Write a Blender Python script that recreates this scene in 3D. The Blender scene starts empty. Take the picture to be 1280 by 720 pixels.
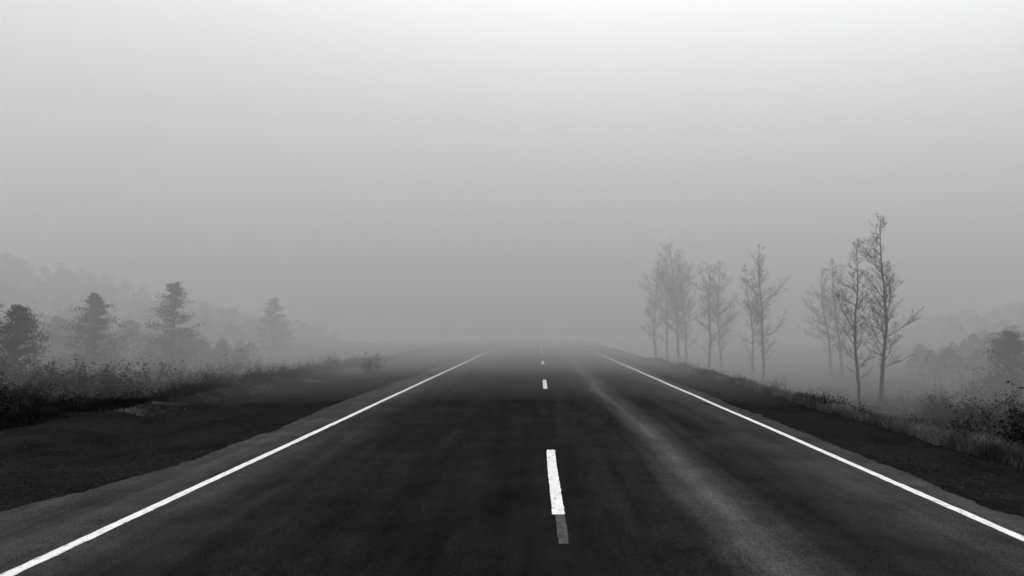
import bpy, math, random
import numpy as np
from mathutils import Vector, noise as mn
random.seed(7)
rng = np.random.default_rng(7)
scene = bpy.context.scene
scene.view_settings.view_transform = 'Standard'
scene.view_settings.look = 'None'
scene.view_settings.exposure = 0

# ---------------------------------------------------------------- helpers
def mk(name, verts, faces, mat=None, smooth=False):
    me = bpy.data.meshes.new(name)
    me.from_pydata([tuple(v) for v in verts], [], faces)
    me.update()
    if smooth:
        me.polygons.foreach_set('use_smooth', [True]*len(me.polygons))
    ob = bpy.data.objects.new(name, me)
    scene.collection.objects.link(ob)
    if mat: me.materials.append(mat)
    return ob

def newmat(name):
    m = bpy.data.materials.new(name); m.use_nodes = True
    nt = m.node_tree
    return m, nt, nt.nodes['Principled BSDF']

def N(nt, t, **kw):
    n = nt.nodes.new(t)
    for k, v in kw.items(): setattr(n, k, v)
    return n

def math_node(nt, op, a, b=None, clamp=False):
    n = N(nt, 'ShaderNodeMath', operation=op); n.use_clamp = clamp
    for i, v in enumerate((a, b)):
        if v is None: continue
        if isinstance(v, (int, float)): n.inputs[i].default_value = v
        else: nt.links.new(v, n.inputs[i])
    return n.outputs[0]

def noise_node(nt, vec, scale, detail=4, rough=0.6):
    n = N(nt, 'ShaderNodeTexNoise')
    n.inputs['Scale'].default_value = scale
    n.inputs['Detail'].default_value = detail
    n.inputs['Roughness'].default_value = rough
    nt.links.new(vec, n.inputs['Vector'])
    return n.outputs['Fac']

def mapping(nt, vec, sc):
    n = N(nt, 'ShaderNodeMapping'); n.inputs['Scale'].default_value = sc
    nt.links.new(vec, n.inputs['Vector']); return n.outputs[0]

def ramp(nt, fac, pts):
    n = N(nt, 'ShaderNodeValToRGB'); cr = n.color_ramp
    while len(cr.elements) < len(pts): cr.elements.new(0.5)
    for e, (p, v) in zip(cr.elements, pts):
        e.position = p; e.color = (v, v, v, 1)
    nt.links.new(fac, n.inputs[0]); return n.outputs[0]

def bump(nt, h, bsdf, strength, dist):
    b = N(nt, 'ShaderNodeBump'); b.inputs['Strength'].default_value = strength
    b.inputs['Distance'].default_value = dist
    nt.links.new(h, b.inputs['Height']); nt.links.new(b.outputs[0], bsdf.inputs['Normal'])

# ---------------------------------------------------------------- materials
def mat_asphalt():
    m, nt, p = newmat('asphalt')
    g = N(nt, 'ShaderNodeNewGeometry').outputs['Position']
    sep = N(nt, 'ShaderNodeSeparateXYZ'); nt.links.new(g, sep.inputs[0])
    warp = noise_node(nt, mapping(nt, g, (0.8, 0.13, 1)), 1.0, 2)
    w = math_node(nt, 'MULTIPLY', math_node(nt, 'SUBTRACT', warp, 0.5), 0.7)
    x = math_node(nt, 'ADD', sep.outputs[0], w)
    f = math_node(nt, 'DIVIDE', math_node(nt, 'ADD', x, 6.0), 12.0, True)
    xs = [(-6,.010),(-3.6,.012),(-3.1,.0075),(-2.4,.0034),(-1,.0025),(0.2,.0027),(1.2,.004),(1.42,.010),(1.58,.019),(1.78,.010),(2.1,.004),(2.7,.0045),(3.2,.009),(3.9,.011),(5,.009)]
    base = ramp(nt, f, [((a+6)/12, b) for a, b in xs])
    streak = ramp(nt, noise_node(nt, mapping(nt, g, (3.2, 0.22, 1)), 1.0, 4, .65), [(0.3, .62), (0.7, 1.42)])
    blot = ramp(nt, noise_node(nt, g, 1.3, 4, .7), [(0.3, .66), (0.7, 1.35)])
    grain = ramp(nt, noise_node(nt, g, 80, 2, .8), [(0.32, .2), (0.70, 2.5)])
    def mul(a, b):
        n = N(nt, 'ShaderNodeMix', data_type='RGBA', blend_type='MULTIPLY')
        n.inputs[0].default_value = 1
        nt.links.new(a, n.inputs[6]); nt.links.new(b, n.inputs[7]); return n.outputs[2]
    c = mul(mul(mul(base, streak), blot), grain)
    nt.links.new(c, p.inputs['Base Color'])
    p.inputs['Roughness'].default_value = .75
    sp = math_node(nt, 'MULTIPLY', c, 4.0)
    nt.links.new(sp, p.inputs['Specular IOR Level'])
    bump(nt, noise_node(nt, g, 70, 2, .8), p, 0.6, 0.01)
    return m

def mat_paint(name, lo, hi, base=0.5, under=.02):
    m, nt, p = newmat(name)
    g = N(nt, 'ShaderNodeNewGeometry').outputs['Position']
    n1 = noise_node(nt, mapping(nt, g, (1, .45, 1)), 26, 6, .75)
    wear = ramp(nt, n1, [(lo, 0), (hi, 1)])
    tone = ramp(nt, noise_node(nt, g, 4, 4), [(0.3, base*.75), (0.7, base)])
    mx = N(nt, 'ShaderNodeMix', data_type='RGBA')
    nt.links.new(wear, mx.inputs[0]); mx.inputs[6].default_value = (under, under, under, 1)
    nt.links.new(tone, mx.inputs[7]); nt.links.new(mx.outputs[2], p.inputs['Base Color'])
    p.inputs['Roughness'].default_value = .7
    p.inputs['Specular IOR Level'].default_value = .2
    return m

def mat_ground():
    m, nt, p = newmat('soil_and_gravel')
    g = N(nt, 'ShaderNodeNewGeometry').outputs['Position']
    a = ramp(nt, noise_node(nt, g, 0.8, 5, .7), [(0.3, .0025), (0.7, .009)])
    b = ramp(nt, noise_node(nt, g, 30, 3, .8), [(0.35, .25), (0.70, 2.3)])
    n = N(nt, 'ShaderNodeMix', data_type='RGBA', blend_type='MULTIPLY'); n.inputs[0].default_value = 1
    nt.links.new(a, n.inputs[6]); nt.links.new(b, n.inputs[7]); nt.links.new(n.outputs[2], p.inputs['Base Color'])
    p.inputs['Roughness'].default_value = .95
    p.inputs['Specular IOR Level'].default_value = .01
    bump(nt, noise_node(nt, g, 22, 3, .75), p, 1.0, .05)
    return m

def mat_simple(name, lo, hi, scale=3, rough=.9):
    m, nt, p = newmat(name)
    nt.nodes.remove(p)
    g = N(nt, 'ShaderNodeNewGeometry').outputs['Position']
    c = ramp(nt, noise_node(nt, g, scale, 1.5, .7), [(0.3, lo), (0.7, hi)])
    d = N(nt, 'ShaderNodeBsdfDiffuse'); nt.links.new(c, d.inputs[0])
    nt.links.new(d.outputs[0], nt.nodes['Material Output'].inputs[0])
    return m

M_ASPH = mat_asphalt(); M_LINE = mat_paint('road_paint', .32, .46)
M_WORN = mat_paint('worn_road_paint', .44, .70, .06, .005)
M_GND = mat_ground()
M_BARK = mat_simple('bark', .008, .020, 9)
M_CONI = mat_simple('needle_foliage', .005, .016, 2.5)
M_BRUSH = mat_simple('brush_foliage', .002, .008, 2.0)
M_GRASS = mat_simple('dry_grass', .010, .10, 1.2)
M_STONE = mat_simple('gravel_stone', .004, .020, 8)

# ---------------------------------------------------------------- terrain
LX = [(-1600, 0), (-500, 0), (-60, 0), (-24, -.5), (-14, -.45), (-9.8, -.3), (-8.9, .0), (-8.2, -.03), (-7.2, -.16), (-5.2, -.08), (-4.2, -.035),
      (4.3, -.035), (5.1, -.08), (5.9, -.04), (6.6, -.25), (10.2, -1.3), (14, -1.25), (24, -.9), (60, 0), (500, 0), (1600, 0)]
_px = [a for a, _ in LX]; _pz = [b for _, b in LX]
def gz(x, y):
    z = float(np.interp(x, _px, _pz))
    e = min(1, max(0, (abs(x) - 4.7)/2.0))
    z += e*0.10*mn.noise(Vector((x*.6, y*.5, 3))) + e*0.05*mn.noise(Vector((x*2.3, y*2.1, 9)))
    def hill(cx, cy, sx, sy, h):
        return h*math.exp(-((x-cx)/sx)**2 - ((y-cy)/sy)**2)
    z += hill(-60, 66, 26, 18, 7.6) + hill(62, 66, 24, 18, 3.6) + hill(12.8, 12, 3.2, 6, .75) + hill(-16, 15, 4.5, 8, .5)
    return z

xs = sorted(set([-1600, -1000, -600, -400, -300, -200, -150, 150, 200, 300, 400, 600, 1000, 1600] +
    list(np.arange(-120, -24, 4.0)) + list(np.arange(-24, -12, .8)) + list(np.arange(-12, -4.2, .16)) + [-4.2, -2, 0, 2] +
    list(np.arange(4.2, 12, .16)) + list(np.arange(12, 24, .8)) + list(np.arange(24, 121, 4.0))))
ys = sorted(set([-400, -200, -100, -50, -20] + list(np.arange(-10, 3, 1.0)) + list(np.arange(3, 30, .2)) + list(np.arange(30, 60, .8)) + list(np.arange(60, 140, 4.0)) + [160, 200, 300, 500, 900, 1600]))
V = []; F = []
for y in ys:
    for x in xs:
        V.append((x, y, gz(x, y)))
nx = len(xs)
for j in range(len(ys)-1):
    for i in range(nx-1):
        a = j*nx+i; F.append((a, a+1, a+nx+1, a+nx))
mk('ground', V, F, M_GND, True)

# ---------------------------------------------------------------- road
def ledge(y):
    w = .42*mn.noise(Vector((y*.35, 1.3, 0))) + .16*mn.noise(Vector((y*1.7, 4, 0))) + .09*mn.noise(Vector((y*6, 8, 0))) + .05*mn.noise(Vector((y*19, 8, 0)))
    near = max(0, (8.5-y)/3.2); near = min(near, 1.0)
    return -4.28 + w*.6 - .6*near
def redge(y):
    return 4.1 + .16*mn.noise(Vector((y*.5, 7.3, 2))) + .09*mn.noise(Vector((y*3, 5, 0))) + .05*mn.noise(Vector((y*17, 5, 0)))
ry = list(np.arange(-60, 2, 2.0)) + list(np.arange(2, 26, .03)) + list(np.arange(26, 60, .3)) + list(np.arange(60, 100, 2.0)) + [150, 300, 600, 1500]
V = []; F = []
for y in ry:
    l, r = ledge(y), redge(y)
    row = [(l-.05, y, -.05), (l, y, -.022), (-3.0, y, 0), (0, y, .012), (3.0, y, 0), (r, y, -.022), (r+.05, y, -.05)]
    V += row
for j in range(len(ry)-1):
    for i in range(6):
        a = j*7+i; F.append((a, a+1, a+8, a+7))
mk('asphalt_road', V, F, M_ASPH, True)
def rz(x, y):
    return float(np.interp(x, [ledge(y), -3, 0, 3, redge(y)], [-.022, 0, .012, 0, -.022]))

def stripe(name, xc, w, y0, y1, mat, step=.1, parts=None, lift=.005):
    V = []; F = []
    yy = list(np.arange(y0, min(y1, 45), step)) + ([y1] if y1 <= 45 else list(np.arange(45, y1, 5)))
    for k, y in enumerate(yy):
        j1 = .010*mn.noise(Vector((y*9, xc, 1))); j2 = .010*mn.noise(Vector((y*9, xc, 5)))
        wob = .02*mn.noise(Vector((y*.3, xc, 9)))
        l, r = xc-w/2+j1+wob, xc+w/2+j2+wob
        V += [(l, y, rz(l, y)+lift), (r, y, rz(r, y)+lift)]
    for k in range(len(yy)-1):
        a = 2*k; F.append((a, a+1, a+3, a+2))
    return mk(name, V, F, mat)

stripe('edge_line', -3.49, .10, -20, 300, M_LINE)
stripe('edge_line', 3.73, .095, -20, 300, M_LINE)
root = bpy.data.objects.new('lane_divider_line', None); scene.collection.objects.link(root)
for k in range(-2, 12):
    y0 = 5.95+12.1*k
    d = stripe('dash', .155, .108, y0, y0+3.1, M_LINE, .05); d.parent = root
d = stripe('worn_dash', .165, .08, 5.15, 5.93, M_WORN, .05); d.parent = root

# ---------------------------------------------------------------- leaves / branches
def add_tris(V, F, pts, size, up=0.0):
    n = len(pts)
    a = rng.normal(size=(n, 3)); a /= np.linalg.norm(a, axis=1)[:, None]
    b = rng.normal(size=(n, 3)); b -= (a*b).sum(1)[:, None]*a; b /= np.linalg.norm(b, axis=1)[:, None]
    s = size*rng.uniform(.5, 1.4, size=(n, 1))
    base = len(V)
    P = np.array(pts)
    v = np.stack([P - a*s, P + a*s, P + b*s*.8 + a*s*.3], axis=1).reshape(-1, 3)
    V.extend(v.tolist())
    F.extend([(base+3*i, base+3*i+1, base+3*i+2) for i in range(n)])

def tube(V, F, pts, radii, sides=5):
    base = len(V)
    for k, (p, r) in enumerate(zip(pts, radii)):
        d = (pts[min(k+1, len(pts)-1)] - pts[max(k-1, 0)])
        if d.length < 1e-6: d = Vector((0, 0, 1))
        d.normalize()
        u = d.cross(Vector((.31, .95, .08))).normalized(); w = d.cross(u)
        for s in range(sides):
            t = 2*math.pi*s/sides
            V.append(p + u*math.cos(t)*r + w*math.sin(t)*r)
    for k in range(len(pts)-1):
        for s in range(sides):
            a = base+k*sides+s; b = base+k*sides+(s+1) % sides
            F.append((a, b, b+sides, a+sides))

def branch(V, F, p, d, L, r, lvl, R, leaves, wid):
    segs = (14, 6, 4, 2)[lvl]
    pts = [p.copy()]; rad = [r]; dirs = [d.copy()]
    q = p.copy(); dd = d.copy(); d0 = d.copy()
    for s in range(segs):
        if lvl == 0:
            dd = (dd*.55 + d0*.45 + Vector((R.gauss(0, .06), R.gauss(0, .06), 0))).normalized()
        else:
            dd = (dd + Vector((R.gauss(0, .13), R.gauss(0, .13), R.gauss(0, .06) + .09))).normalized()
        q = q + dd*L/segs; pts.append(q.copy()); dirs.append(dd.copy())
        rad.append(max(.0034, r*(1-(s+1)/segs*.9)))
    tube(V, F, pts, rad, (6, 4, 3, 3)[lvl])
    if lvl >= 3:
        if R.random() < .2: leaves.append(pts[-1])
        return
    n = (int(L*6.0), int(5+L*8), int(2+L*8))[lvl]
    for i in range(n):
        if lvl == 0: t = .18+.79*((i+R.random())/n)
        else: t = R.uniform(.15, .99)
        k = min(int(t*segs), segs-1); f = t*segs-k
        bp = pts[k].lerp(pts[k+1], f); bd = dirs[k+1]
        az = R.uniform(0, 2*math.pi)
        side = Vector((math.cos(az), math.sin(az), R.uniform(-.2, .2)))
        ang = R.uniform(.6, 1.25) if lvl == 0 else R.uniform(.45, 1.0)
        nd = (bd*math.cos(ang) + side*math.sin(ang)).normalized()
        if lvl == 0:
            env = float(np.interp(t, [.2, .4, .6, .85, 1], [.55, 1, .9, .45, .18]))
            nl = L*wid*R.uniform(.35, 1.2)*env
        else: nl = L*R.uniform(.25, .55)*(1.15-t*.6)
        nl = max(nl, .08)
        rr = min(rad[k]*.5, .0035+nl*.011)
        branch(V, F, bp, nd, nl, max(.0038, rr), lvl+1, R, leaves, wid)

def bare_tree(x, y, top, seed, r=.07, lean=(0, 0), wid=.27):
    R = random.Random(seed)
    z0 = gz(x, y)-.1; V = []; F = []; lv = []
    H = top - z0
    branch(V, F, Vector((x, y, z0)), Vector((lean[0], lean[1], 1)).normalized(), H, r, 0, R, lv, wid)
    pts = [(p.x+R.gauss(0, .03), p.y+R.gauss(0, .03), p.z+R.gauss(0, .03)) for p in lv]
    if pts: add_tris(V, F, pts, .026)
    return mk('bare_tree', V, F, M_BARK)

def PX(px, y): return (px-674)*y/850
bare_tree(PX(1064, 25), 25.0, 4.75, 11, .062, (-.01, 0), .21)
bare_tree(PX(1090, 25.6), 25.6, 5.75, 5, .08, (-.015, 0), .23)
bare_tree(PX(946, 34), 34.0, 5.8, 23, .08, (-.01, 0), .22)
bare_tree(PX(936, 36), 36.0, 5.1, 24, .06, (-.03, 0), .20)
for px, y, top, sd in [(846, 42, 7.0, 31), (818, 45, 6.3, 32), (856, 45, 6.7, 33), (884, 38, 5.2, 34), (899, 41, 5.7, 35),
                       (1030, 38, 4.9, 38), (1044, 36, 5.3, 39), (832, 48, 6.6, 42)]:
    bare_tree(PX(px, y), y, top, sd, .085, (random.uniform(-.03, .03), 0), .27)

def pine(x, y, top, wid, seed, n=8000):
    R = random.Random(seed); z0 = gz(x, y)-.1; H = top-z0
    V = []; F = []
    tube(V, F, [Vector((x, y, z0)), Vector((x+.03, y, z0+H*.5)), Vector((x, y, top))], [.09, .055, .01], 6)
    pts = []
    nb = 130
    for b in range(nb):
        t = (b+R.random())/nb; t = .02+.97*t
        zz = z0+H*t
        prof = wid/2*min(1, (1-t)*1.7)**.7
        rr = prof*R.uniform(.5, 1.2)+.04
        az = R.uniform(0, 2*math.pi)
        rise = R.uniform(-.05, .4)
        tip = Vector((x+math.cos(az)*rr, y+math.sin(az)*rr, min(zz+rise*rr, top)))
        p0 = Vector((x, y, zz))
        tube(V, F, [p0, tip], [.014, .005], 3)
        for k in range(int(n/nb)):
            s = R.random()**.6
            q = p0.lerp(tip, s); sp = .05+.11*(s)*min(1, rr)
            pts.append((q.x+R.gauss(0, sp), q.y+R.gauss(0, sp), q.z+R.gauss(0, sp*.6)))
    add_tris(V, F, pts, .052)
    return mk('pine_tree', V, F, M_CONI)

for px, y, top, w, sd in [(2, 24, 2.4, 2.1, 1), (106, 29, 3.1, 2.4, 2), (57, 35, 2.2, 2.4, 3), (208, 32, 3.8, 2.6, 4), (338, 47, 3.7, 2.8, 5),
                          (-46, 26, 3.1, 2.2, 6), (1243, 27, 1.45, 2.2, 7), (150, 38, 2.0, 2.6, 9)]:
    pine(PX(px, y), y, top, w, sd)

# distant woods: one mass, a belt on the flat and the hillside behind it
V = []; F = []
def far_tree(x, y, H, wf, n, s):
    z0 = gz(x, y)
    t = rng.uniform(0, 1, n); a = rng.uniform(0, 2*math.pi, n)
    rad = (1-t)**.6*H*wf*rng.uniform(.4, 1.1, n)
    pts = np.stack([x+np.cos(a)*rad, y+np.sin(a)*rad, z0+.1+t*H], axis=1)
    add_tris(V, F, pts, s)
for k in range(640):
    side = -1 if random.random() < .62 else 1
    y = random.uniform(52, 84)
    x = side*random.uniform(24 if side < 0 else 34, 90)
    far_tree(x, y, random.uniform(1.0, 2.0), .6, 90, .32)
for k in range(200):
    y = random.uniform(34, 48)
    if random.random() < .6:
        r = random.uniform(.42, .9); x = -r*y
        H = random.uniform(1.2, 2.5)*float(np.interp(r, [.42, .62], [.35, 1]))
    else:
        r = random.uniform(.54, .85); x = r*y
        H = random.uniform(1.3, 2.8)*float(np.interp(r, [.54, .7], [.5, 1]))
    far_tree(x, y, H, .6, 260, .14)
mk('distant_trees', V, F, M_CONI)

# roadside brush: clumps of stems and leaves
def clump(V, F, x, y, w, h, n, leaf):
    z0 = gz(x, y)
    st = max(5, int(n/30)); pts = []
    for s in range(st):
        a = random.uniform(0, 2*math.pi); rr = random.random()**.5*w
        tx, ty = x+math.cos(a)*rr, y+math.sin(a)*rr
        tz = z0+h*random.uniform(.45, 1.08)*(1-.5*(rr/w)**2)
        p0 = Vector((x+math.cos(a)*rr*.4, y+math.sin(a)*rr*.4, z0-.05)); p1 = Vector((tx, ty, tz))
        mid = p0.lerp(p1, .5)+Vector((random.gauss(0, .04), random.gauss(0, .04), 0))
        tube(V, F, [p0, mid, p1], [.007, .005, .0025], 3)
        for k in range(28):
            q = mid.lerp(p1, random.uniform(-.9, .95))
            pts.append((q.x+random.gauss(0, .07), q.y+random.gauss(0, .07), max(z0, q.z+random.gauss(0, .05))))
    add_tris(V, F, pts, leaf)

V = []; F = []
y = 9.0
while y < 32:
    for k in range(2):
        x = -9.2 - random.random()*1.3 + (y-12)*.06
        h = random.uniform(.25, .65)*(1.0 if y > 13 else .8)*(.8+.6*mn.noise(Vector((y*.5, 0, 4))))
        clump(V, F, x, y+random.uniform(-.3, .3), random.uniform(.3, .6), h, 240, .028)
    y += random.uniform(.35, .7)
for k in range(400):
    y = 9.5+24*random.random()**1.25; x = -random.uniform(10.2, 13+y*.62)
    h = random.uniform(.6, 1.35)*float(np.interp(-x, [10, 13, 16], [.3, .85, 1.0]))*(.9+.5*mn.noise(Vector((x*.35, y*.35, 2))))
    clump(V, F, x, y, random.uniform(.5, 1.1), h, 240, .046)
mk('roadside_brush', V, F, M_BRUSH)
V = []; F = []
for k in range(350):
    y = 9.5+25*random.random()**1.25; x = random.uniform(8.4, 12+y*.5)
    ex = (x-.50*y)
    h = random.uniform(.9, 1.6)*float(np.interp(ex, [0, 1.2, 3.0], [.22, .7, 1.0]))*float(np.interp(x, [8.4, 10.4], [.4, 1]))
    h *= (.9+.5*mn.noise(Vector((x*.35, y*.35, 7))))
    clump(V, F, x, y, random.uniform(.45, 1.0), h, 240, .042)
for k in range(90):
    y = random.uniform(14, 40); x = random.uniform(6.5, 9.2)
    clump(V, F, x, y, random.uniform(.2, .45), random.uniform(.2, .6), 130, .022)
for px, y, h, w in [(1026, 14.5, .42, .2), (1035, 15.2, .34, .25), (968, 27, .85, .35), (975, 24, .5, .3), (920, 30, .5, .4)]:
    clump(V, F, PX(px, y), y, w, h+.1, 260, .024)
mk('roadside_brush', V, F, M_BRUSH)
V = []; F = []
clump(V, F, PX(465, 26), 26, .55, .9, 900, .035)
mk('shrub', V, F, M_BRUSH)

# grass
def grass(name, n, fx, y0, y1, hmin, hmax, mat):
    V = []; F = []
    for i in range(n):
        u = random.random(); y = y0+(y1-y0)*u**1.5
        x = fx(y)
        den = mn.noise(Vector((x*.9, y*.7, 11)))
        if den < -.15 and random.random() < .75: continue
        z = gz(x, y)-.01
        h = random.uniform(hmin, hmax)*(1+.9*den); a = random.uniform(0, 2*math.pi); w = .004+.00018*y
        lean = random.uniform(.1, .8)*h; b = random.uniform(0, 2*math.pi)
        ca, sa = math.cos(a)*w, math.sin(a)*w
        mx, my = x+math.cos(b)*lean*.35, y+math.sin(b)*lean*.35
        tx, ty = x+math.cos(b)*lean, y+math.sin(b)*lean
        k = len(V)
        V += [(x-ca, y-sa, z), (x+ca, y+sa, z), (mx+ca*.7, my+sa*.7, z+h*.62), (mx-ca*.7, my-sa*.7, z+h*.62), (tx, ty, z+h)]
        F += [(k, k+1, k+2, k+3), (k+3, k+2, k+4)]
    return mk(name, V, F, mat)
grass('dry_grass', 32000, lambda y: 5.65+abs(random.gauss(0, .42)), 5, 36, .05, .22, M_GRASS)
grass('dry_grass', 14000, lambda y: -8.4-abs(random.gauss(0, .5))+(y-12)*.03, 7, 36, .05, .2, M_BRUSH)
grass('dry_grass', 5000, lambda y: -8.0+random.gauss(0, .22)+(y-12)*.05, 13, 34, .02, .07, M_GRASS)

# loose gravel on the shoulders
V = []; F = []
for i in range(15000):
    y = 4+26*random.random()**1.5
    if random.random() < .6:
        x = -4.2-3.8*random.random()**1.4
        if x > ledge(y)+.25*random.random(): continue
    else: x = 3.98+1.6*random.random()
    z = max(gz(x, y), -.03 if (x > -4.4 and x < 4.3) else -9)
    s = random.uniform(.006, .020)*(1 if random.random() < .98 else 1.6)
    k = len(V)
    for dx, dy, dz in [(1, 0, 0), (0, 1, 0), (-1, 0, 0), (0, -1, 0), (0, 0, .8)]:
        V.append((x+s*(dx+random.uniform(-.3, .3)), y+s*(dy+random.uniform(-.3, .3)), z+s*dz))
    F += [(k, k+1, k+4), (k+1, k+2, k+4), (k+2, k+3, k+4), (k+3, k, k+4)]
mk('gravel', V, F, M_STONE)

# ---------------------------------------------------------------- fog (real scattering volumes, thickening with distance)
def fog(name, y0, y1, dens, z1=19):
    x0, x1, z0 = -1500, 1500, -40
    V = [(x, y, z) for z in (z0, z1) for y in (y0, y1) for x in (x0, x1)]
    F = [(0, 2, 3, 1), (4, 5, 7, 6), (0, 1, 5, 4), (2, 6, 7, 3), (0, 4, 6, 2), (1, 3, 7, 5)]
    m = bpy.data.materials.new(name); m.use_nodes = True; nt = m.node_tree
    nt.nodes.remove(nt.nodes['Principled BSDF'])
    s = N(nt, 'ShaderNodeVolumeScatter')
    s.inputs['Color'].default_value = (1, 1, 1, 1)
    s.inputs['Density'].default_value = dens
    nt.links.new(s.outputs[0], nt.nodes['Material Output'].inputs['Volume'])
    m.cycles.homogeneous_volume = True
    m.cycles.volume_sampling = 'DISTANCE'
    return mk(name, V, F, m)
fog('fog_bank', 15, 22.99, .014)
fog('fog_bank', 23, 1500, .042)

# ---------------------------------------------------------------- world
w = bpy.data.worlds.new('World'); scene.world = w; w.use_nodes = True
nt = w.node_tree; bg = nt.nodes['Background']
sky = N(nt, 'ShaderNodeTexSky', sky_type='NISHITA'); sky.sun_disc = False
sky.sun_elevation = math.radians(50); sky.sun_rotation = math.radians(20)
bw = N(nt, 'ShaderNodeRGBToBW'); nt.links.new(sky.outputs[0], bw.inputs[0])
tc = N(nt, 'ShaderNodeTexCoord').outputs['Generated']
sep = N(nt, 'ShaderNodeSeparateXYZ'); nt.links.new(tc, sep.inputs[0])
zc = math_node(nt, 'MAXIMUM', sep.outputs[2], 0.0)
over = math_node(nt, 'ADD', math_node(nt, 'MULTIPLY', math_node(nt, 'MULTIPLY', zc, zc), 29.0), 5.8)
over = math_node(nt, 'MULTIPLY', over, math_node(nt, 'ADD', math_node(nt, 'MULTIPLY', sep.outputs[0], .26), 1.0))
cl = noise_node(nt, tc, 1.6, 3, .5)
over = math_node(nt, 'MULTIPLY', over, math_node(nt, 'ADD', math_node(nt, 'MULTIPLY', cl, .3), .85))
tot = math_node(nt, 'ADD', over, math_node(nt, 'MULTIPLY', bw.outputs[0], .15))
nt.links.new(tot, bg.inputs['Color']); bg.inputs['Strength'].default_value = .1

sd = bpy.data.lights.new('sun', 'SUN'); sd.energy = .5; sd.angle = math.radians(40); sd.color = (1, .998, .995)
so = bpy.data.objects.new('sun', sd); scene.collection.objects.link(so)
so.rotation_euler = (math.radians(-40), 0, math.radians(-20))

cd = bpy.data.cameras.new('camera'); cam = bpy.data.objects.new('camera', cd); scene.collection.objects.link(cam)
cam.location = (0, 0, 1.612); cd.lens = 23.9; cd.sensor_width = 36; cd.clip_end = 5000; cd.clip_start = .05
cam.rotation_euler = (math.radians(90+3.37), 0, math.radians(2.29))
cd.dof.use_dof = True; cd.dof.focus_distance = 8.0; cd.dof.aperture_fstop = 1.2
scene.camera = cam
